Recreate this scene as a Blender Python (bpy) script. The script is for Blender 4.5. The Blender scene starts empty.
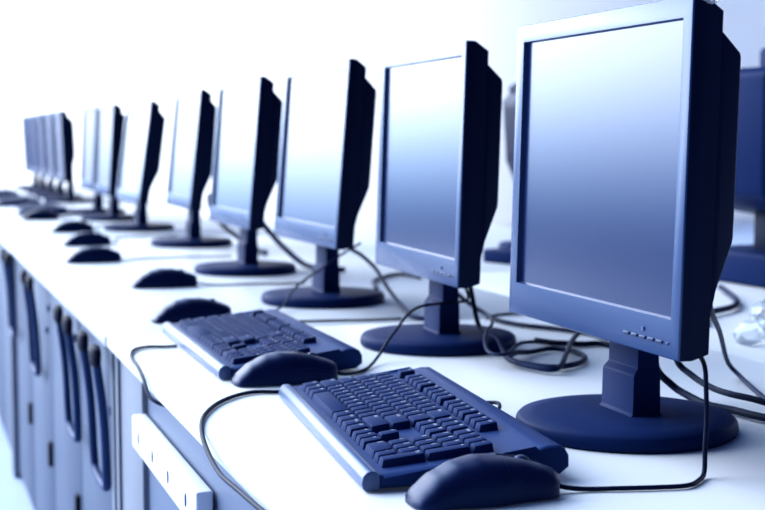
import bpy, bmesh, math, random
from mathutils import Vector, Matrix
random.seed(7)
R = math.radians
C = bpy.context.scene.collection
S = bpy.context.scene
TOP = 0.75                                  # height of the desk surface above the floor

# ------------------------------------------------------------------ camera
PSI, PITCH, FPX = 0.33578, 0.0870, 1361.6
cam_data = bpy.data.cameras.new('camera')
cam_data.sensor_fit = 'HORIZONTAL'
cam_data.sensor_width = 36.0
cam_data.lens = 36.0 * FPX / 765.0
cam_data.clip_start = 0.05
cam_data.dof.use_dof = True
cam_data.dof.focus_distance = 1.42
cam_data.dof.aperture_fstop = 6.5
cam = bpy.data.objects.new('camera', cam_data)
C.objects.link(cam)
cam.location = (0, 0, TOP + 0.3263)
fw = Vector((math.sin(PSI) * math.cos(PITCH), math.cos(PSI) * math.cos(PITCH), -math.sin(PITCH)))
cam.rotation_euler = fw.to_track_quat('-Z', 'Y').to_euler()
S.camera = cam

# ------------------------------------------------------------------ daylight
S.view_settings.view_transform = 'Standard'
S.view_settings.look = 'None'
S.view_settings.exposure = 0.0
S.view_settings.gamma = 1.0
S.view_settings.use_curve_mapping = False
S.cycles.use_denoising = True
S.cycles.max_bounces = 8

SKY_BRIGHT = (11.0, 12.0, 13.6)
SKY_POWER = (1.5, 1.24, 1.0)
SKY_DIM = (0.02, 0.045, 0.17)
world = bpy.data.worlds.new('sky')
S.world = world
world.use_nodes = True
nt = world.node_tree
nt.nodes.clear()
N = nt.nodes.new; L = nt.links.new
tc = N('ShaderNodeTexCoord'); sx = N('ShaderNodeSeparateXYZ'); L(tc.outputs['Generated'], sx.inputs[0])
def ramp(sock, a, b, lo=0.0, hi=1.0):
    m = N('ShaderNodeMapRange'); m.interpolation_type = 'SMOOTHSTEP'
    m.inputs['From Min'].default_value = a; m.inputs['From Max'].default_value = b
    m.inputs['To Min'].default_value = lo; m.inputs['To Max'].default_value = hi
    L(sock, m.inputs['Value']); return m.outputs[0]
def mul(a, b):
    m = N('ShaderNodeMath'); m.operation = 'MULTIPLY'; L(a, m.inputs[0]); L(b, m.inputs[1]); return m.outputs[0]
neg = N('ShaderNodeMath'); neg.operation = 'MULTIPLY'; neg.inputs[1].default_value = -1; L(sx.outputs[0], neg.inputs[0])
left = ramp(neg.outputs[0], -0.24, 0.22)                # the window side is to the left of the row
ahead = ramp(sx.outputs[1], -0.05, 0.45, 0.0, 1.0)     # and ahead of the camera rather than behind it
up = ramp(sx.outputs[2], -0.07, 0.125)
over = ramp(sx.outputs[2], 0.55, 0.95, 1.0, 0.5)
fac = mul(mul(left, ahead), mul(up, over))
cmb = N('ShaderNodeCombineColor')                        # the sky is bluer where it is dimmer
for k in range(3):
    pw = N('ShaderNodeMath'); pw.operation = 'POWER'; L(fac, pw.inputs[0]); pw.inputs[1].default_value = SKY_POWER[k]
    ma = N('ShaderNodeMath'); ma.operation = 'MULTIPLY_ADD'; L(pw.outputs[0], ma.inputs[0])
    ma.inputs[1].default_value = SKY_BRIGHT[k]; ma.inputs[2].default_value = SKY_DIM[k]
    L(ma.outputs[0], cmb.inputs[k])
bg = N('ShaderNodeBackground'); L(cmb.outputs[0], bg.inputs['Color']); bg.inputs['Strength'].default_value = 1.0
ow = N('ShaderNodeOutputWorld'); L(bg.outputs[0], ow.inputs[0])

# added fill light above the far end of the room, brightens the far wall
la = bpy.data.lights.new('far_wall_fill', 'AREA'); la.shape = 'RECTANGLE'; la.size = 4.0; la.size_y = 0.6; la.energy = 900; la.color = (0.97, 0.98, 1.0)
lo = bpy.data.objects.new('far_wall_fill', la); C.objects.link(lo); lo.location = (1.2, 11.5, 4.4)
lo.rotation_euler = Vector((0.1, 1.0, -0.75)).to_track_quat('-Z', 'Y').to_euler()

# ------------------------------------------------------------------ materials
def mat(name, col, rough=0.5, metal=0.0, spec=0.5, tint=(0.22, 0.46, 1.0), vary=0.08, scale=30.0, bump=0.0, bscale=400.0, **kw):
    m = bpy.data.materials.new(name); m.use_nodes = True
    t = m.node_tree; p = t.nodes['Principled BSDF']
    tcn = t.nodes.new('ShaderNodeTexCoord')
    nz = t.nodes.new('ShaderNodeTexNoise'); nz.inputs['Scale'].default_value = scale; nz.inputs['Detail'].default_value = 4
    t.links.new(tcn.outputs['Object'], nz.inputs['Vector'])
    mx = t.nodes.new('ShaderNodeMix'); mx.data_type = 'RGBA'
    mx.inputs[6].default_value = (*[c * (1 - vary) for c in col], 1)
    mx.inputs[7].default_value = (*[min(1, c * (1 + vary)) for c in col], 1)
    t.links.new(nz.outputs['Fac'], mx.inputs[0]); t.links.new(mx.outputs[2], p.inputs['Base Color'])
    p.inputs['Roughness'].default_value = rough; p.inputs['Metallic'].default_value = metal
    p.inputs['Specular IOR Level'].default_value = spec
    p.inputs['Specular Tint'].default_value = (*tint, 1)
    if bump:
        n2 = t.nodes.new('ShaderNodeTexNoise'); n2.inputs['Scale'].default_value = bscale
        t.links.new(tcn.outputs['Object'], n2.inputs['Vector'])
        b = t.nodes.new('ShaderNodeBump'); b.inputs['Strength'].default_value = bump; b.inputs['Distance'].default_value = 0.001
        t.links.new(n2.outputs['Fac'], b.inputs['Height']); t.links.new(b.outputs[0], p.inputs['Normal'])
    for k, v in kw.items(): p.inputs[k.replace('_', ' ')].default_value = v
    return m
M_BEZEL = mat('bezel_plastic', (0.016, 0.040, 0.125), 0.27, spec=0.45, tint=(0.60, 0.78, 1.0), bump=0.1)
M_HOUSING = mat('housing_plastic', (0.0018, 0.0035, 0.020), 0.55, spec=0.2, bump=0.15)
M_STAND = mat('stand_plastic', (0.005, 0.0145, 0.066), 0.48, spec=0.03, bump=0.1)
M_SCREEN = mat('lcd_panel', (0.003, 0.011, 0.060), 0.19, spec=0.70, tint=(0.68, 0.79, 1.0), vary=0.02)
M_BUTTON = mat('button_plastic', (0.012, 0.02, 0.06), 0.4)
M_KEYCASE = mat('keyboard_plastic', (0.011, 0.028, 0.105), 0.45, spec=0.04, bump=0.1)
M_KEY = mat('key_plastic', (0.012, 0.025, 0.088), 0.50, spec=0.015)
M_LEGEND = mat('key_legend', (0.42, 0.48, 0.62), 0.6, spec=0.1)
M_LIP = mat('silver_plastic', (0.040, 0.072, 0.17), 0.32, spec=0.45, tint=(0.6, 0.75, 1.0))
M_MOUSE = mat('mouse_plastic', (0.0032, 0.0075, 0.042), 0.40, spec=0.20, bump=0.08)
M_CORD = mat('cord_rubber', (0.002, 0.004, 0.018), 0.55, spec=0.12)
M_CORDB = mat('cord_rubber_blue', (0.004, 0.009, 0.038), 0.55, spec=0.12)
M_DESK = mat('desk_laminate', (0.63, 0.645, 0.665), 0.40, vary=0.03, scale=6, spec=0.35)
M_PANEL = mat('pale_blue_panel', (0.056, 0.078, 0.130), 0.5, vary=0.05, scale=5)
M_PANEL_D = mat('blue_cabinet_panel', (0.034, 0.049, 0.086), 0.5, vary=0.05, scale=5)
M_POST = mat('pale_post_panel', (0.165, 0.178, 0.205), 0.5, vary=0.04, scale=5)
M_RAIL = mat('white_rail', (0.80, 0.82, 0.86), 0.35, vary=0.03)
M_TUBE = mat('dark_blue_tube', (0.022, 0.045, 0.125), 0.5, spec=0.08, vary=0.1)
M_CAP = mat('black_cap', (0.002, 0.003, 0.014), 0.6, spec=0.08)
M_WALL = mat('white_wall', (0.86, 0.88, 0.89), 0.8, vary=0.02, scale=2)
M_FLOOR = mat('pale_floor', (0.42, 0.50, 0.66), 0.7, vary=0.06, scale=4)
M_PLASTIC = mat('clear_plastic', (0.85, 0.90, 0.97), 0.12, vary=0.1, scale=60, Transmission_Weight=0.75, IOR=1.35)

# ------------------------------------------------------------------ mesh helpers
def link(name, bm, m, parent=None, smooth=True, angle=35):
    me = bpy.data.meshes.new(name)
    bmesh.ops.recalc_face_normals(bm, faces=bm.faces)
    bm.to_mesh(me); bm.free()
    for mm in (m if isinstance(m, (list, tuple)) else [m]): me.materials.append(mm)
    if smooth:
        for p in me.polygons: p.use_smooth = True
        me.set_sharp_from_angle(angle=R(angle))
    o = bpy.data.objects.new(name, me); C.objects.link(o)
    if parent: o.parent = parent
    return o
def empty(name, loc=(0, 0, 0), rz=0.0):
    o = bpy.data.objects.new(name, None); o.empty_display_size = 0.05
    o.location = loc; o.rotation_euler = (0, 0, rz); C.objects.link(o); return o
def tag(o, label, cat, group=None):
    o['label'] = label; o['category'] = cat
    if group: o['group'] = group
    return o
def bevel(bm, w, seg=2, edges=None):
    bmesh.ops.bevel(bm, geom=edges if edges is not None else bm.edges[:], offset=w, segments=seg, profile=0.5, affect='EDGES', clamp_overlap=True)
def box(x0, x1, y0, y1, z0, z1, bev=0.0, seg=2, bm=None):
    b = bmesh.new()
    vs = [b.verts.new((x, y, z)) for x in (x0, x1) for y in (y0, y1) for z in (z0, z1)]
    for f in ((0, 1, 3, 2), (4, 6, 7, 5), (0, 4, 5, 1), (2, 3, 7, 6), (0, 2, 6, 4), (1, 5, 7, 3)): b.faces.new([vs[i] for i in f])
    if bev: bevel(b, bev, seg)
    return merge(bm, b)
def merge(bm, b):
    if bm is None: return b
    me = bpy.data.meshes.new('tmp'); b.to_mesh(me); b.free(); bm.from_mesh(me); bpy.data.meshes.remove(me); return bm
def lathe(prof, n=64, bm=None):
    b = bmesh.new(); rings = []
    for r, z in prof:
        if r < 1e-6: rings.append([b.verts.new((0, 0, z))])
        else: rings.append([b.verts.new((r * math.cos(2 * math.pi * i / n), r * math.sin(2 * math.pi * i / n), z)) for i in range(n)])
    for a, c in zip(rings, rings[1:]):
        for i in range(n):
            j = (i + 1) % n
            if len(a) == 1: b.faces.new((a[0], c[i], c[j]))
            elif len(c) == 1: b.faces.new((a[i], a[j], c[0]))
            else: b.faces.new((a[i], a[j], c[j], c[i]))
    return merge(bm, b)
def prism(prof, y0, y1, bev=0.0, bm=None, axis='y', seg=2):
    """profile in (x, z), extruded along y (or given as (y, z) and extruded along x)"""
    b = bmesh.new()
    f = (lambda p, t: (p[0], t, p[1])) if axis == 'y' else (lambda p, t: (t, p[0], p[1]))
    a = [b.verts.new(f(p, y0)) for p in prof]; c = [b.verts.new(f(p, y1)) for p in prof]
    n = len(prof)
    fa = b.faces.new(a); fc = b.faces.new(c[::-1])
    for i in range(n): b.faces.new((a[i], c[i], c[(i + 1) % n], a[(i + 1) % n]))
    if bev: bevel(b, bev, seg, list(set(fa.edges[:] + fc.edges[:])))
    return merge(bm, b)
def spline(pts, sub=10):
    P = [Vector(p) for p in pts]; P = [P[0] * 2 - P[1]] + P + [P[-1] * 2 - P[-2]]; out = []
    for i in range(1, len(P) - 2):
        p0, p1, p2, p3 = P[i - 1:i + 3]
        for k in range(sub):
            t = k / sub
            out.append(0.5 * ((2 * p1) + (p2 - p0) * t + (2 * p0 - 5 * p1 + 4 * p2 - p3) * t * t + (3 * p1 - p0 - 3 * p2 + p3) * t ** 3))
    out.append(P[-2]); return out
def tube(pts, r, n=10, sub=10, bm=None, smooth=True):
    path = spline(pts, sub) if smooth else [Vector(p) for p in pts]
    b = bmesh.new(); rings = []; up = Vector((0.13, 0.21, 0.97)).normalized()
    for i, p in enumerate(path):
        d = (path[min(i + 1, len(path) - 1)] - path[max(i - 1, 0)]).normalized()
        s = d.cross(up)
        if s.length < 1e-3: s = d.cross(Vector((1, 0, 0)))
        s.normalize(); u = s.cross(d).normalized(); up = u
        rings.append([b.verts.new(p + s * (r * math.cos(2 * math.pi * k / n)) + u * (r * math.sin(2 * math.pi * k / n))) for k in range(n)])
    for a, c in zip(rings, rings[1:]):
        for k in range(n): b.faces.new((a[k], a[(k + 1) % n], c[(k + 1) % n], c[k]))
    b.faces.new(rings[0]); b.faces.new(rings[-1][::-1])
    return merge(bm, b)
def to_local(root, pts):
    m = Matrix.Translation(root.location) @ root.rotation_euler.to_matrix().to_4x4()
    inv = m.inverted()
    return [inv @ Vector((x, y, z + TOP)) for x, y, z in pts]
def copy_tree(o, parent=None, skip=()):
    c = o.copy(); C.objects.link(c)
    if parent: c.parent = parent
    for ch in list(o.children):
        if ch.name.split('.')[0] not in skip: copy_tree(ch, c, skip)
    return c

# ------------------------------------------------------------------ the room
def structure(name, bm, m):
    o = link(name, bm, m, smooth=False); o['kind'] = 'structure'; return o
structure('floor', box(-5.0, 12.0, -2.0, 15.1, -0.05, 0.0), M_FLOOR)
structure('wall_far', box(-1.0, 12.1, 15.0, 15.1, 0.0, 4.2), M_WALL)
structure('wall_right', box(12.0, 12.1, 4.0, 15.0, 0.0, 4.2), M_WALL)
structure('baseboard_far', box(0.82, 11.98, 14.98, 15.0, 0.0, 0.1), M_WALL)
structure('baseboard_right', box(11.98, 12.0, 4.0, 14.98, 0.0, 0.1), M_WALL)

M_ADDED_DOOR = mat('added_door_blue', (0.045, 0.095, 0.26), 0.5, vary=0.05, scale=3)
door = structure('added_door', box(-0.24, 0.74, 14.955, 15.0, 0.005, 2.10, 0.004), M_ADDED_DOOR)  # made-up door out of view, added so the farthest screens reflect blue
for nm, d in (('added_door_frame', (-0.31, -0.245, 14.94, 15.0, 0.0, 2.17)), ('added_door_frame', (0.745, 0.81, 14.94, 15.0, 0.0, 2.17)), ('added_door_frame', (-0.245, 0.745, 14.94, 15.0, 2.105, 2.17))):
    link(nm, box(*d, 0.003), M_WALL, door)
link('added_door_handle', tube([(-0.17, 14.957, 1.03), (-0.17, 14.905, 1.03), (-0.155, 14.898, 1.03), (-0.06, 14.898, 1.03)], 0.009), M_LIP, door)

# ------------------------------------------------------------------ desks
def make_desk(name, x0, y0, y1, label, depth=0.86, rz=0.0, flip=False, posts=(), rail=None, doors=None):
    """x0: front edge, y0 near end; local x runs away from the sitter, local y along the row"""
    ln = y1 - y0
    t = empty('computer_desk', (x0, y0, 0), rz); tag(t, label, 'desk', None)
    link('desktop', box(0, depth, 0, ln, TOP - 0.018, TOP, 0.002), M_DESK, t)
    for yy in sorted({0.0, ln - 0.03}):
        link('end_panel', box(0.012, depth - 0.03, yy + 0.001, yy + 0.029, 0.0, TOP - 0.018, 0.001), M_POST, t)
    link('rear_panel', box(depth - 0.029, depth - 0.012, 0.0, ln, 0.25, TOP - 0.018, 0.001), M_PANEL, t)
    return t
near = make_desk('near', 0.302, 0.30, 2.236, 'white topped computer desk nearest the camera, under the two sharp keyboards')
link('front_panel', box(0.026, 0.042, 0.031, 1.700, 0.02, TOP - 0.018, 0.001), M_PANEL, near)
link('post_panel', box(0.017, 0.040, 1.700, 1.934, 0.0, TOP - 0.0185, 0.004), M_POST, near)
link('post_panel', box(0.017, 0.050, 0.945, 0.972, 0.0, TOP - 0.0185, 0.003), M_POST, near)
def make_rail(parent, ya, yb):
    r = link('keyboard_rail', box(0.002, 0.023, ya, yb, TOP - 0.131, TOP - 0.083, 0.003, 3), M_RAIL, parent)
    for i in range(4):
        y = ya + 0.06 + i * (yb - ya - 0.12) / 3
        b = lathe([(0, 0.0), (0.0022, 0.0), (0.0035, 0.0008), (0.0035, 0.0016), (0, 0.0016)], 16)
        bmesh.ops.scale(b, vec=(2.4, 1, 1), verts=b.verts)
        bmesh.ops.rotate(b, cent=(0, 0, 0), matrix=Matrix.Rotation(R(-90), 3, 'Y'), verts=b.verts)
        bmesh.ops.translate(b, vec=(0.0025, y, TOP - 0.107), verts=b.verts)
        link('screw', b, M_TUBE, r)
    return r
make_rail(near, 1.225, 1.695)

far_desks = []
for k, (x0, y0, y1, lab) in enumerate(((0.299, 2.240, 4.400, 'white computer desk with blue front doors, next behind the nearest desk'),
                                       (0.281, 4.404, 6.550, 'white computer desk third from the camera, under the cluster of blurred mice'),
                                       (0.272, 6.554, 9.800, 'farthest white computer desk, at the left end of the row'))):
    d = make_desk('far', x0, y0, y1, lab, rz=R(0.45 - 0.1 * k)); far_desks.append(d)
    ln = y1 - y0; n = 4
    for i in range(n):
        a = 0.03 + i * (ln - 0.06) / n; c = 0.03 + (i + 1) * (ln - 0.06) / n
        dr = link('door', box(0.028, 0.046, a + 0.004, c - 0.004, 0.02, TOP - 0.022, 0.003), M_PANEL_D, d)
        if k == 0:
            lb = box(0.018, 0.030, a + 0.035, a + 0.065, 0.27, 0.33, 0.003)
            link('latch', lb, M_CAP, dr)
            for zz, yy in ((0.66, 0.05), (0.60, 0.09)):
                s = lathe([(0, 0.0), (0.007, 0.0), (0.009, 0.003), (0.009, 0.008), (0, 0.008)], 16)
                bmesh.ops.rotate(s, cent=(0, 0, 0), matrix=Matrix.Rotation(R(-90), 3, 'Y'), verts=s.verts)
                bmesh.ops.translate(s, vec=(0.030, a + yy, zz), verts=s.verts)
                link('knob', s, M_TUBE, dr)
for y0, y1, lab in ((0.9, 3.0, 'white desk of the opposite row, on the right behind the clear plastic bag'),
                    (3.004, 5.2, 'white desk of the opposite row, seen between the two nearest monitors')):
    d = make_desk('opp', 2.05, y1, y1 + (y1 - y0), lab, depth=0.885, rz=R(180))

# U-shaped tube frames with black end caps hooked under the edge of the far desks
def make_frame(y, first, lab):
    t = empty('tube_frame', (0.0, y, 0.0))
    tag(t, lab, 'frame', 'tube frames under the desk edge')
    xe = first
    for s in (-1, 1):
        cap = lathe([(0, -0.020), (0.011, -0.019), (0.0155, -0.012), (0.0165, 0.004), (0.0145, 0.013), (0.008, 0.018), (0, 0.0185)], 20)
        bmesh.ops.scale(cap, vec=(0.6, 1.9, 0.95), verts=cap.verts)
        bmesh.ops.translate(cap, vec=(xe, s * 0.085, TOP - 0.037), verts=cap.verts)
        link('cap', cap, M_CAP, t)
    za, zb = TOP - 0.05, TOP - 0.27
    pts = [(xe + 0.002, 0.085, za), (xe + 0.012, 0.085, za - 0.09), (xe + 0.016, 0.083, zb + 0.03), (xe + 0.017, 0.060, zb),
           (xe + 0.017, -0.060, zb), (xe + 0.016, -0.083, zb + 0.03), (xe + 0.012, -0.085, za - 0.09), (xe + 0.002, -0.085, za)]
    link('tube', tube(pts, 0.0075, 12, 6), M_TUBE, t)
    return t
for y, xe, lab in ((2.366, 0.288, 'dark U shaped tube frame under the desk edge, nearest one, beside the pale post'),
                   (2.76, 0.2860, 'second dark U shaped tube frame under the desk edge, counting from the pale post'),
                   (3.55, 0.2805, 'third dark U shaped tube frame under the desk edge, counting from the pale post'),
                   (4.25, 0.2750, 'farthest dark U shaped tube frame, where the desk edge leaves the picture')):
    make_frame(y, xe, lab)

# ------------------------------------------------------------------ monitors
PW, PH, TH = 0.399, 0.349, 0.036
def frame_mesh():
    b = bmesh.new()
    ya, yb, za, zb = -PW / 2 + 0.018, PW / 2 - 0.018, 0.0385, PH - 0.020
    rec = 0.0078
    o = [(-PW/2, 0), (PW/2, 0), (PW/2, PH), (-PW/2, PH)]; i_ = [(ya, za), (yb, za), (yb, zb), (ya, zb)]
    vo = [b.verts.new((0, y, z)) for y, z in o]; vi = [b.verts.new((0.0012, y, z)) for y, z in i_]
    vr = [b.verts.new((rec + 0.001, y + (0.002 if y < 0 else -0.002), z + (0.002 if z < 0.1 else -0.002))) for y, z in i_]
    ob = [(-PW/2 + 0.004, 0.006), (PW/2 - 0.004, 0.006), (PW/2 - 0.004, PH - 0.013), (-PW/2 + 0.004, PH - 0.013)]
    vm = [b.verts.new((0.014, y, z)) for y, z in o]
    vb = [b.verts.new((TH, y, z)) for y, z in ob]
    outer = []
    for k in range(4):
        j = (k + 1) % 4
        b.faces.new((vo[k], vo[j], vi[j], vi[k])); b.faces.new((vi[k], vi[j], vr[j], vr[k]))
        b.faces.new((vo[j], vo[k], vm[k], vm[j])); b.faces.new((vm[j], vm[k], vb[k], vb[j]))
    b.faces.new(vb)
    b.edges.ensure_lookup_table()
    es = [e for e in b.edges if all(abs(v.co.x) < 1e-6 for v in e.verts)] + [e for e in b.edges if {e.verts[0], e.verts[1]} in [{vo[k], vm[k]} for k in range(4)]]
    bevel(b, 0.0022, 3, es)
    for f in b.faces:                                    # frame sides and back painted dark to stand for their shade
        c = f.calc_center_median()
        if c.x > 0.0035 and (abs(c.y) > PW/2 - 0.010 or c.z < 0.012 or c.z > PH - 0.016 or c.x > 0.02): f.material_index = 1
    return b
def housing_mesh():
    b = bmesh.new()
    def ring(x, y, z0, z1): return [b.verts.new((x, yy, zz)) for yy, zz in ((-y, z0), (y, z0), (y, z1), (-y, z1))]
    rs = [ring(TH - 0.001, PW/2 - 0.005, 0.030, PH - 0.030), ring(TH + 0.004, PW/2 - 0.005, 0.060, PH - 0.034),
          ring(TH + 0.0250, PW/2 - 0.008, 0.116, PH - 0.052), ring(TH + 0.030, PW/2 - 0.030, 0.140, PH - 0.072)]
    for a, c in zip(rs, rs[1:]):
        for k in range(4): b.faces.new((a[k], a[(k+1) % 4], c[(k+1) % 4], c[k]))
    b.faces.new(rs[0]); b.faces.new(rs[-1][::-1])
    bevel(b, 0.003, 2)
    return b
def make_monitor():
    t = empty('lcd_monitor')
    base = link('base', lathe([(0, 0.0), (0.119, 0.0), (0.1215, 0.002), (0.123, 0.006), (0.1215, 0.014), (0.118, 0.0175), (0.098, 0.0195), (0.06, 0.0215), (0.03, 0.022), (0, 0.022)], 96), M_STAND, t, angle=40)
    b = bmesh.new()
    def rect(x0, x1, w, z): return [b.verts.new(p) for p in ((x0, -w, z), (x0, w, z), (x1, w, z), (x1, -w, z))]
    rs = [rect(-0.018, 0.028, 0.040, 0.018), rect(-0.0115, 0.023, 0.0365, 0.0245), rect(-0.0105, 0.0225, 0.036, 0.066), rect(-0.009, 0.0225, 0.035, 0.0685), rect(-0.0045, 0.022, 0.0335, 0.074), rect(-0.0035, 0.022, 0.033, 0.205), rect(-0.002, 0.020, 0.031, 0.225)]
    for a, c in zip(rs, rs[1:]):
        for k in range(4): b.faces.new((a[k], a[(k+1) % 4], c[(k+1) % 4], c[k]))
    b.faces.new(rs[0]); b.faces.new(rs[-1][::-1])
    bevel(b, 0.002, 2)
    neck = link('neck', box(-0.010, 0.014, -0.028, 0.028, 0.190, 0.218, 0.003, 2, b), M_STAND, t)
    pan = link('front_frame', frame_mesh(), [M_BEZEL, M_HOUSING], t, angle=28)
    pan.location = (-0.055, 0, 0.113)
    link('screen', box(0.0068, 0.0105, -PW/2 + 0.0175, PW/2 - 0.0175, 0.038, PH - 0.0195), M_SCREEN, pan, smooth=False)
    link('rear_housing', housing_mesh(), M_HOUSING, pan, angle=30)
    for i in range(5):
        y = -PW/2 + 0.030 + i * 0.0165
        link('button', box(-0.0014, 0.003, y, y + 0.0115, 0.0135, 0.0165, 0.0006), M_BUTTON, pan)
    link('power_light', box(-0.0008, 0.003, -PW/2 + 0.0185, -PW/2 + 0.0225, 0.0138, 0.0162, 0.0004), M_BUTTON, pan)
    ic = lathe([(0, -0.0008), (0.0024, -0.0008), (0.0024, 0.002), (0, 0.002)], 16)
    bmesh.ops.rotate(ic, cent=(0, 0, 0), matrix=Matrix.Rotation(R(90), 3, 'Y'), verts=ic.verts)
    bmesh.ops.translate(ic, vec=(-0.0002, -PW/2 + 0.069, 0.0235), verts=ic.verts)
    link('mark', ic, M_LIP, pan)
    return t
mons = [  # x, y of the panel's lower front edge, its height, yaw, tilt, label
    (0.650, 1.240, 0.127, -0.5, 1.5, 'largest black LCD monitor, in sharp focus at the right front of the row'),
    (0.690, 1.846, 0.128, -1.85, 1.9, 'second LCD monitor from the camera, behind the smaller of the two sharp keyboards'),
    (0.682, 2.402, 0.136, 1.87, 4.6, 'third LCD monitor from the camera, with a pale almost white screen'),
    (0.676, 2.992, 0.131, 1.14, 4.8, 'fourth LCD monitor from the camera, blurred, pale screen'),
    (0.712, 3.790, 0.131, -0.4, 6.0, 'fifth LCD monitor from the camera, blurred, narrow pale screen'),
    (0.675, 4.469, 0.119, 2.6, 7.8, 'sixth LCD monitor from the camera, leaning back with a white screen'),
    (0.668, 5.034, 0.118, 0.7, 3.6, 'seventh LCD monitor from the camera, right one of a blurred pale pair'),
    (0.668, 5.480, 0.120, 0.5, 3.0, 'eighth LCD monitor from the camera, left one of a blurred pale pair'),
    (0.672, 6.480, 0.120, 0.0, -2.2, 'ninth LCD monitor from the camera, nearest of the far blue cluster'),
    (0.672, 6.930, 0.120, 0.0, -2.2, 'tenth LCD monitor from the camera, second of the far blue cluster'),
    (0.672, 7.380, 0.120, 0.0, -2.4, 'eleventh LCD monitor from the camera, third of the far blue cluster'),
    (0.672, 7.830, 0.120, 0.0, -2.4, 'twelfth LCD monitor from the camera, last but one of the far blue cluster'),
    (0.672, 8.280, 0.120, 0.0, -2.4, 'last LCD monitor of the row, at its far left end')]
proto = make_monitor(); mon_objs = []
def place_monitor(o, x, y, h, yaw, tilt, label):
    a = R(yaw); gap = 0.055 if y < 1.5 else 0.043
    off = Vector((gap * math.cos(a), gap * math.sin(a)))
    o.location = (x + off.x, y + off.y, TOP); o.rotation_euler = (0, 0, a)
    for ch in o.children:
        if ch.name.startswith('front_frame'):
            ch.location = (-gap, 0, h); ch.rotation_euler = (0, R(tilt), 0)
            if ch.name.startswith('base'): ch.scale = (1.07, 1.07, 1.0) if y > 1.5 else (0.97, 0.97, 1.0)
    tag(o, label, 'monitor', 'black LCD monitors in a row')
for i, a in enumerate(mons):
    o = proto if i == 0 else copy_tree(proto)
    place_monitor(o, a[0] * 1.07, a[1] * 1.07, 0.3235 + (a[2] - 0.3263) * 1.07, *a[3:]); mon_objs.append(o)
o = copy_tree(proto); place_monitor(o, 1.78, 3.58, 0.140, 180, 4.0, 'blurred monitor of the opposite row, just showing between the two nearest monitors')
o['group'] = 'monitors of the opposite row'

# bulky monitor of the opposite row, seen from behind at the right edge of the picture
t = empty('crt_monitor', (1.85, 2.55, TOP), R(4))
tag(t, 'bulky dark blue monitor seen from behind at the right edge', 'monitor', 'monitors of the opposite row')
link('base', box(-0.13, 0.13, -0.17, 0.17, 0.0, 0.075, 0.012, 3), M_STAND, t)
b = bmesh.new()
def rr(x, w, z0, z1): return [b.verts.new(p) for p in ((x, -w, z0), (x, w, z0), (x, w, z1), (x, -w, z1))]
rs = [rr(-0.19, 0.14, 0.20, 0.46), rr(-0.12, 0.155, 0.17, 0.475), rr(0.06, 0.19, 0.14, 0.485)]
for p, c in zip(rs, rs[1:]):
    for k in range(4): b.faces.new((p[k], p[(k+1) % 4], c[(k+1) % 4], c[k]))
b.faces.new(rs[0]); b.faces.new(rs[-1][::-1]); bevel(b, 0.014, 3)
link('rear_housing', b, M_STAND, t)
link('front_frame', box(0.06, 0.13, -0.205, 0.205, 0.12, 0.535, 0.014, 3), M_STAND, t)
link('neck', box(-0.05, 0.09, -0.07, 0.07, 0.07, 0.17, 0.01, 2), M_HOUSING, t)

# ------------------------------------------------------------------ keyboards
U = 0.01835; UV = 1.22 * U
def key_layout():
    K = []  # (x, row, width, height rows, legend)
    def row(y, x, items):
        for it in items:
            if isinstance(it, (int, float)): x += it; continue
            s, w = it if isinstance(it, tuple) else (it, 1)
            K.append((x, y, w, 1, s)); x += w
        return x
    row(5.38, 0, ['Esc', 1, 'F1', 'F2', 'F3', 'F4', .5, 'F5', 'F6', 'F7', 'F8', .5, 'F9', 'F10', 'F11', 'F12', .25, 'Prt', 'Scr', 'Brk'])
    row(4, 0, list('`1234567890-=') + [('Bksp', 2), .25, 'Ins', 'Hm', 'PU', .25, 'Num', '/', '*', '-'])
    row(3, 0, [('Tab', 1.5)] + list('QWERTYUIOP[]') + [('\\', 1.5), .25, 'Del', 'End', 'PD', .25, '7', '8', '9'])
    row(2, 0, [('Caps', 1.75)] + list("ASDFGHJKL;'") + [('Enter', 2.25), 3.5, '4', '5', '6'])
    row(1, 0, [('Shift', 2.25)] + list('ZXCVBNM,./') + [('Shift', 2.75), 1.25, '^', 1.25, '1', '2', '3'])
    row(0, 0, [('Ctrl', 1.25), ('Win', 1.25), ('Alt', 1.25), ('', 6.25), ('Alt', 1.25), ('Win', 1.25), ('Menu', 1.25), ('Ctrl', 1.25), .25, '<', 'v', '>', .25, ('0', 2), '.'])
    K.append((21.5, 2, 1, 2, '+')); K.append((21.5, 0, 1, 2, 'Ent'))
    return K
_glyph = {}
def glyph(s):
    if s not in _glyph:
        cu = bpy.data.curves.new('t', 'FONT'); cu.body = s; cu.size = 1.0; cu.resolution_u = 2
        ob = bpy.data.objects.new('t', cu); C.objects.link(ob)
        dg = bpy.context.evaluated_depsgraph_get()
        me = bpy.data.meshes.new_from_object(ob.evaluated_get(dg))
        _glyph[s] = ([v.co.copy() for v in me.vertices], [list(p.vertices) for p in me.polygons])
        bpy.data.objects.remove(ob); bpy.data.curves.remove(cu); bpy.data.meshes.remove(me)
    return _glyph[s]
KL, KD = 0.459, 0.203
V0 = 0.0225                                             # where the key field starts
def deck(v): return 0.0174 + (v - 0.020) * 0.088       # height of the deck at depth v
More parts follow.
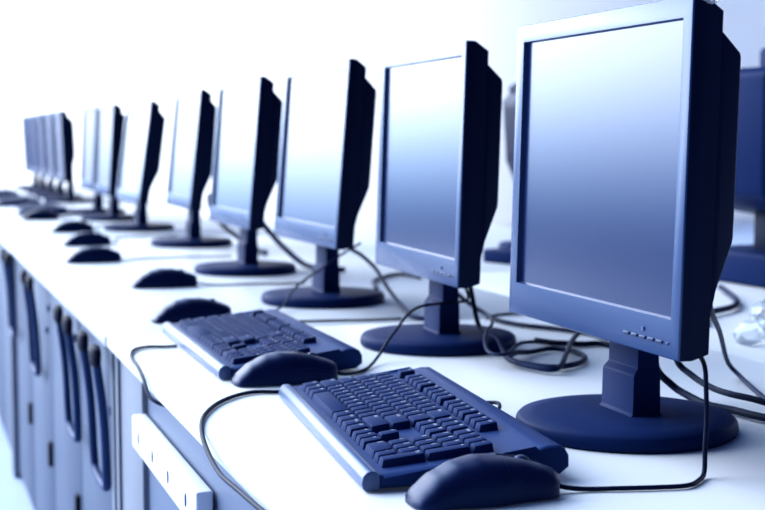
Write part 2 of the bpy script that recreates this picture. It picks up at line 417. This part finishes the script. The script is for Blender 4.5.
def make_keyboard():
    t = empty('keyboard')
    prof = [(0.0165, 0.003), (0.0165, 0.0162), (0.020, deck(0.020)), (0.170, deck(0.170)), (0.173, deck(0.173) + 0.002), (0.182, deck(0.182) + 0.003), (0.193, 0.0345), (0.199, 0.031), (KD, 0.024), (KD, 0.013), (0.194, 0.006), (0.165, 0.004)]
    case = prism([(v - KD / 2, z) for v, z in prof], -KL / 2, KL / 2, 0.0045, axis='x', seg=3)
    link('case', case, M_KEYCASE, t, angle=30)
    lip = [(0.0175, 0.002), (0.004, 0.001), (0.0012, 0.004), (0.0, 0.009), (0.0015, 0.0160), (0.0055, 0.0195), (0.010, 0.0202), (0.0135, 0.0196), (0.0140, 0.0178), (0.0175, 0.0168)]
    link('front_edge', prism([(v - KD / 2, z) for v, z in lip], -KL / 2 + 0.0005, KL / 2 - 0.0005, 0.004, axis='x', seg=3), M_LIP, t, angle=40)
    for sx_ in (-1, 1):
        link('foot', box(sx_ * 0.17 - 0.015, sx_ * 0.17 + 0.015, KD / 2 - 0.03, KD / 2 - 0.018, 0.0, 0.012, 0.001), M_KEYCASE, t)
    for x, ry, w, h, s in key_layout():
        x0 = -22.5 * U / 2 + 0.004 + x * U; v0 = V0 + ry * UV
        g = 0.0007; bm_ = bmesh.new()
        xa, xb, va, vb = x0 + g, x0 + w * U - g, v0 + g, v0 + h * UV - g
        ht = 0.0082
        lo = [bm_.verts.new((px, pv - KD/2, deck(pv) - 0.001)) for px, pv in ((xa, va), (xb, va), (xb, vb), (xa, vb))]
        ti, tf, tb = 0.0017, 0.0022, 0.0010
        hi = [bm_.verts.new((px, pv - KD/2, deck(pv) + ht - (0.0008 if k_ < 2 else 0))) for k_, (px, pv) in enumerate(((xa + ti, va + tf), (xb - ti, va + tf), (xb - ti, vb - tb), (xa + ti, vb - tb)))]
        bm_.faces.new(hi); bm_.faces.new(lo[::-1])
        for k in range(4): bm_.faces.new((lo[k], lo[(k+1) % 4], hi[(k+1) % 4], hi[k]))
        es = [e for e in bm_.edges if any(v in hi for v in e.verts)]
        bevel(bm_, 0.0008, 2, es)
        if s:
            vs, fs = glyph(s)
            xs = [q.x for q in vs]; sc = 0.0072 if len(s) == 1 else min(0.0052, (w * U - 0.0062) / (max(xs) - min(xs)))
            ox, ov = xa + ti + 0.0013 - min(xs) * sc, vb - tb - 0.0022 - 0.72 * sc
            nv = []
            for q in vs:
                pv = ov + q.y * sc
                f_ = (pv - va - tf) / (vb - tb - va - tf)
                zz = (deck(va + tf) + ht - 0.0008) * (1 - f_) + (deck(vb - tb) + ht) * f_ + 0.00012
                nv.append(bm_.verts.new((ox + q.x * sc, pv - KD/2, zz)))
            base = len(bm_.faces)
            for f_ in fs:
                try:
                    nf = bm_.faces.new([nv[i] for i in f_]); nf.material_index = 1
                except ValueError: pass
        link('key', bm_, [M_KEY, M_LEGEND], t, angle=30)
    return t
kb = make_keyboard()
kb.location = (0.5075, 1.3800, TOP); kb.rotation_euler = (0, 0, R(-90 - 5.3))
tag(kb, 'navy keyboard with silver front edge nearest the camera, in sharp focus', 'keyboard', 'navy keyboards')
kb2 = copy_tree(kb); kb2.location = (0.490, 2.000, TOP); kb2.rotation_euler = (0, 0, R(-90 - 0.6))
tag(kb2, 'navy keyboard with silver front edge in front of the second monitor', 'keyboard', 'navy keyboards')
kb3 = copy_tree(kb); kb3.location = (0.485, 6.75, TOP); kb3.rotation_euler = (0, 0, R(-90))
tag(kb3, 'far blurred keyboard, dark streak in front of the far blue monitors, right of its neighbour', 'keyboard', 'navy keyboards')
kb4 = copy_tree(kb3); kb4.location = (0.455, 7.60, TOP)
tag(kb4, 'farthest keyboard, blurred dark streak at the left end of the desks', 'keyboard', 'navy keyboards')
kb5 = copy_tree(kb3); kb5.location = (0.525, 5.97, TOP)
tag(kb5, 'blurred keyboard behind the group of four blurred mice', 'keyboard', 'navy keyboards')
def cord_on(root, pts, r=0.0023, name='cord', m=None):
    return link(name, tube(to_local(root, pts), r, 10, 10), m or M_CORD, root)
cord_on(kb, [(0.600, 1.475, 0.012), (0.622, 1.472, 0.010), (0.642, 1.462, 0.012), (0.648, 1.444, 0.014), (0.640, 1.428, 0.010), (0.618, 1.424, 0.006), (0.600, 1.426, 0.005)])
cord_on(kb2, [(0.583, 2.16, 0.013), (0.605, 2.30, 0.014), (0.629, 2.385, 0.012), (0.658, 2.445, 0.012), (0.690, 2.495, 0.034), (0.728, 2.530, 0.052), (0.752, 2.518, 0.070), (0.785, 2.505, 0.095), (0.83, 2.505, 0.12)], m=M_CORDB)

# ------------------------------------------------------------------ mice
ML, MW, MH = 0.142, 0.031, 0.0410
def mouse_h(s):   # height profile from rump (0) to nose (1)
    pts = [(0, 0.16), (0.06, 0.40), (0.16, 0.68), (0.30, 0.91), (0.44, 1.0), (0.58, 0.98), (0.73, 0.88), (0.87, 0.73), (0.95, 0.62), (1.0, 0.50)]
    for (a, p), (b_, q) in zip(pts, pts[1:]):
        if s <= b_: f = (s - a) / (b_ - a); f = f * f * (3 - 2 * f) * 0.35 + f * 0.65; return MH * (p + (q - p) * f)
    return MH * pts[-1][1]
def mouse_w(s):
    e = max(0.0, 1 - abs(2 * s - 1) ** 3.6) ** 0.42
    return MW * (0.30 + 0.70 * e) * (1.0 - 0.10 * s + 0.06 * math.cos(4 * math.pi * (s - 0.5)) - 0.03)
def mouse_shell(s0, s1, a0, a1, lift=0.0, n=22, m=22):
    """closed patch of the mouse surface: s along the length, angle across it"""
    b = bmesh.new(); rings = []
    for i in range(n + 1):
        s = s0 + (s1 - s0) * i / n; h = mouse_h(s) + lift; w = mouse_w(s) + lift; x = (s - 0.5) * ML; ring = []
        for k in range(m + 1):
            a = a0 + (a1 - a0) * k / m; c, q = math.cos(a), math.sin(a)
            ring.append(b.verts.new((x, w * math.copysign(abs(c) ** 0.72, c), 0.0015 + (h - 0.0015) * abs(q) ** 0.72)))
        rings.append(ring)
    for p, c in zip(rings, rings[1:]):
        for k in range(m): b.faces.new((p[k], p[k+1], c[k+1], c[k]))
    low = [[b.verts.new((v.co.x, v.co.y * 0.96, max(0.0, v.co.z * 0.9 - 0.002))) for v in r] for r in (rings[0], rings[-1])]
    b.faces.new(rings[0]) if a1 - a0 > 3 else None
    b.faces.new(rings[-1][::-1]) if a1 - a0 > 3 else None
    if a1 - a0 > 3:
        bot = [r[0] for r in rings] + [r[-1] for r in rings[::-1]]
        b.faces.new(bot)
    for r in low: bmesh.ops.delete(b, geom=r, context='VERTS')
    return b
def make_mouse():
    t = empty('computer_mouse')
    link('body', mouse_shell(0.0, 1.0, 0.0, math.pi, n=44, m=32), M_MOUSE, t, angle=60)
    for a0, a1 in ((0.42, math.pi / 2 - 0.07), (math.pi / 2 + 0.07, math.pi - 0.42)):
        b = mouse_shell(0.60, 0.985, a0, a1, lift=0.0009, n=16, m=10)
        g = bmesh.ops.solidify(b, geom=b.faces[:], thickness=0.0016)
        link('button', b, M_MOUSE, t, angle=40)
    w = lathe([(0, -0.003), (0.0085, -0.003), (0.0095, -0.0015), (0.0095, 0.0015), (0.0085, 0.003), (0, 0.003)], 24)
    bmesh.ops.rotate(w, cent=(0, 0, 0), matrix=Matrix.Rotation(R(90), 3, 'X'), verts=w.verts)
    bmesh.ops.translate(w, vec=((0.76 - 0.5) * ML, 0, mouse_h(0.76) - 0.0062), verts=w.verts)
    link('scroll_wheel', w, M_BUTTON, t)
    return t
mice = [(0.482, 1.106, 0, 'nearest black computer mouse, cut by the bottom edge, beside the front keyboard'),
        (0.468, 1.735, 0, 'black computer mouse between the two sharp keyboards'),
        (0.470, 2.376, 2, 'black computer mouse behind the far end of the second keyboard'),
        (0.522, 2.935, -2, 'blurred black mouse alone in front of the fourth monitor'),
        (0.452, 3.575, 0, 'blurred black mouse, nearest of the close group of four'),
        (0.504, 4.135, 4, 'blurred black mouse, second nearest of the close group of four'),
        (0.529, 4.730, 0, 'blurred black mouse, third nearest of the close group of four'),
        (0.489, 5.470, 0, 'blurred black mouse, farthest and leftmost of the close group of four')]
m0 = make_mouse(); mobjs = []
for i, (x, y, a, lab) in enumerate(mice):
    o = m0 if i == 0 else copy_tree(m0)
    o.location = (x, y, TOP); o.rotation_euler = (0, 0, R(a)); tag(o, lab, 'mouse', 'black computer mice along the desk'); mobjs.append(o)
cord_on(mobjs[0], [(0.546, 1.104, 0.012), (0.560, 1.103, 0.006), (0.581, 1.099, 0.003), (0.611, 1.091, 0.003), (0.644, 1.083, 0.003), (0.676, 1.079, 0.003), (0.697, 1.092, 0.003), (0.713, 1.108, 0.006), (0.716, 1.112, 0.030), (0.719, 1.115, 0.055), (0.719, 1.117, 0.085), (0.722, 1.124, 0.102), (0.735, 1.15, 0.107), (0.758, 1.20, 0.110), (0.775, 1.245, 0.13)], 0.0024)
cord_on(mobjs[1], [(0.534, 1.735, 0.012), (0.548, 1.738, 0.006), (0.575, 1.757, 0.003), (0.605, 1.793, 0.003), (0.635, 1.835, 0.012), (0.655, 1.855, 0.028), (0.676, 1.870, 0.045), (0.700, 1.890, 0.062), (0.722, 1.900, 0.071), (0.750, 1.908, 0.073), (0.785, 1.918, 0.073), (0.812, 1.930, 0.074), (0.818, 1.945, 0.086), (0.812, 1.960, 0.105), (0.810, 1.975, 0.125)], 0.0023)
for i, gap in ((2, 2.275), (3, 2.90), (4, 3.62), (5, 4.42), (6, 5.08), (7, 5.625)):
    x, y, a, _ = mice[i]
    cord_on(mobjs[i], [(x + 0.064, y, 0.010), (x + 0.085, y, 0.004), (x + 0.10, y * 0.6 + gap * 0.4, 0.003), (x + 0.13, y * 0.2 + gap * 0.8, 0.003), (max(0.70, x + 0.22), gap, 0.003), (0.76, gap - 0.012, 0.003), (0.825, gap - 0.013, 0.003)], 0.0022)

# ------------------------------------------------------------------ loose cables
def cable(pts, r, lab, m=None, group=None):
    o = link('cable', tube([(x, y, z + TOP) for x, y, z in pts], r, 10, 12), m or M_CORD)
    return tag(o, lab, 'cable', group)
cable([(0.470, 1.640, 0.003), (0.434, 1.657, 0.003), (0.405, 1.664, 0.003), (0.375, 1.642, 0.003), (0.344, 1.599, 0.003), (0.316, 1.534, 0.003), (0.299, 1.462, 0.002),
       (0.2925, 1.40, -0.006), (0.290, 1.33, -0.013), (0.2915, 1.26, -0.012), (0.293, 1.19, -0.010), (0.296, 1.10, -0.008)], 0.0026, 'black cable looping from the front keyboard down over the desk edge')
cable([(0.3875, 2.076, 0.003), (0.369, 2.075, 0.003), (0.340, 2.082, 0.003), (0.316, 2.052, 0.003), (0.303, 1.980, 0.003), (0.298, 1.89, 0.004),
       (0.2960, 1.83, -0.004), (0.2965, 1.795, -0.018), (0.305, 1.775, -0.025), (0.32, 1.76, -0.028)], 0.0026, 'black cable looping from the second keyboard over the desk edge')
cable([(0.87, 2.13, 0.16), (0.925, 2.30, 0.075), (0.955, 2.31, 0.035), (0.975, 2.24, 0.009), (0.968, 2.165, 0.006), (0.982, 2.092, 0.006), (1.011, 2.04, 0.006), (1.039, 1.981, 0.006), (1.047, 1.919, 0.006), (1.047, 1.85, 0.006)], 0.0042, 'thick dark cable running behind the coil between the two nearest monitors')
cable([(1.06, 2.13, 0.018), (0.995, 2.150, 0.018), (0.950, 2.138, 0.018), (0.918, 2.095, 0.020), (0.890, 2.02, 0.036), (0.850, 1.920, 0.037), (0.806, 1.842, 0.036), (0.780, 1.785, 0.026), (0.770, 1.742, 0.022), (0.788, 1.728, 0.022), (0.835, 1.786, 0.026), (0.885, 1.806, 0.024)], 0.0026, 'thin dark cable bent into a square loop beside the second monitor base', M_CORDB)
cable([(0.826, 2.00, 0.17), (0.834, 1.97, 0.09), (0.833, 1.935, 0.036), (0.829, 1.89, 0.0285), (0.827, 1.848, 0.0265), (0.822, 1.815, 0.012), (0.813, 1.775, 0.006), (0.820, 1.722, 0.006), (0.845, 1.692, 0.006), (0.891, 1.710, 0.006), (0.925, 1.756, 0.006), (0.933, 1.812, 0.006), (0.912, 1.842, 0.006), (0.870, 1.824, 0.006), (0.828, 1.788, 0.012), (0.80, 1.74, 0.010), (0.83, 1.665, 0.008), (0.889, 1.745, 0.014), (0.954, 1.854, 0.014), (1.011, 1.937, 0.014)], 0.0040, 'coiled dark cable lying between the two nearest monitor bases', M_CORDB)
cable([(0.932, 1.935, 0.005), (0.945, 1.905, 0.005), (0.960, 1.890, 0.005), (0.985, 1.873, 0.005), (1.012, 1.868, 0.005), (1.03, 1.80, 0.005)], 0.0046, 'short thick dark cable lying above the coil', M_CORD)
cable([(0.765, 1.265, 0.20), (0.80, 1.34, 0.12), (0.858, 1.445, 0.048), (0.885, 1.450, 0.020), (0.894, 1.424, 0.010), (0.895, 1.386, 0.007), (0.905, 1.350, 0.007), (0.912, 1.310, 0.007), (0.93, 1.25, 0.007)], 0.0046, 'thick black power cable curving down behind the largest monitor stand')
cable([(0.785, 1.285, 0.19), (0.845, 1.37, 0.12), (0.897, 1.462, 0.052), (0.912, 1.445, 0.030), (0.910, 1.40, 0.024), (0.908, 1.36, 0.024), (0.922, 1.325, 0.022), (0.945, 1.285, 0.014), (0.955, 1.25, 0.008)], 0.0040, 'second black cable twisting over the power cable behind the largest monitor')
cable([(0.80, 1.245, 0.19), (0.83, 1.285, 0.14), (0.945, 1.44, 0.084), (1.03, 1.55, 0.026), (1.047, 1.546, 0.006), (1.009, 1.456, 0.005), (0.985, 1.395, 0.005)], 0.0032, 'dark blue cable slanting from behind the largest monitor to the right edge', M_CORDB)
cable([(1.60, 2.44, 0.012), (1.559, 2.34, 0.009), (1.50, 2.23, 0.009), (1.44, 2.16, 0.009), (1.35, 2.10, 0.009), (1.28, 2.00, 0.009)], 0.006, 'dark cable with a plug on the opposite desk, left of the plastic bag', M_CORDB)
cable([(1.72, 2.33, 0.02), (1.66, 2.30, 0.016), (1.579, 2.235, 0.012), (1.53, 2.16, 0.011)], 0.008, 'thick dark cable at the right edge, above the plastic bag', M_CORDB)
cable([(0.820, 2.58, 0.15), (0.838, 2.605, 0.105), (0.868, 2.615, 0.085), (0.893, 2.605, 0.060), (0.885, 2.52, 0.036), (0.876, 2.43, 0.016), (0.860, 2.33, 0.007), (0.845, 2.265, 0.006), (0.860, 2.228, 0.005), (0.889, 2.237, 0.005), (0.93, 2.25, 0.005)], 0.0042, 'dark cable arching from the third monitor stand down to the desk', M_CORDB)
cable([(0.925, 2.69, 0.006), (0.98, 2.86, 0.006), (1.072, 2.97, 0.006), (1.096, 2.94, 0.006), (1.098, 2.887, 0.006)], 0.0046, 'blurred cable on the desk between the second and third monitors', M_CORDB)
cable([(0.815, 3.27, 0.16), (0.835, 3.31, 0.115), (0.862, 3.335, 0.085), (0.885, 3.29, 0.050), (0.915, 3.214, 0.014), (0.940, 3.123, 0.009), (0.980, 3.084, 0.009)], 0.0072, 'blurred cable sloping down behind the fourth monitor stand', M_CORDB)
cable([(0.855, 4.03, 0.15), (0.868, 4.07, 0.11), (0.897, 4.04, 0.06), (0.925, 3.90, 0.02), (0.920, 3.72, 0.010), (0.92, 3.603, 0.009)], 0.0075, 'blurred cable sloping down behind the fifth monitor stand', M_CORDB)

# small dark adapter lying between the two rows
t = empty('power_adapter', (1.46, 3.20, TOP), R(20)); tag(t, 'small blurred dark box on the desk between the two nearest monitors', 'adapter')
link('body', box(-0.035, 0.035, -0.06, 0.06, 0.0, 0.035, 0.006, 3), M_STAND, t)
link('cord', tube([(0.0, -0.055, 0.012), (0.01, -0.09, 0.006), (0.05, -0.13, 0.005), (0.12, -0.12, 0.005), (0.20, -0.02, 0.005)], 0.0035), M_CORDB, t)

# ------------------------------------------------------------------ crumpled clear plastic
def crumple(name, loc, r, sq, seed, lab):
    rnd = random.Random(seed); b = bmesh.new()
    bmesh.ops.create_icosphere(b, subdivisions=3, radius=r)
    ds = [(Vector((rnd.gauss(0, 1), rnd.gauss(0, 1), rnd.gauss(0, 1))).normalized(), rnd.uniform(-0.5, 0.4)) for _ in range(26)]
    for v in b.verts:
        d = v.co.normalized(); k = 1.0 + rnd.uniform(-0.13, 0.13)
        for q, a in ds:
            c = d.dot(q)
            if c > 0.85: k += a * (c - 0.85) / 0.15
        v.co = Vector((v.co.x * sq[0], v.co.y * sq[1], v.co.z * sq[2])) * k
    zmin = min(v.co.z for v in b.verts)
    bmesh.ops.translate(b, vec=(0, 0, -zmin), verts=b.verts)
    o = link(name, b, M_PLASTIC, smooth=False); o.location = loc
    return tag(o, lab, 'plastic bag')
crumple('plastic_bag', (1.262, 1.775, TOP + 0.001), 0.040, (1.0, 1.25, 0.75), 3, 'crumpled clear plastic bag on the desk at the right edge')
crumple('plastic_wrap', (0.722, 1.135, TOP + 0.4480), 0.013, (0.8, 1.5, 0.6), 9, 'scrap of clear plastic wrap on top of the largest monitor')
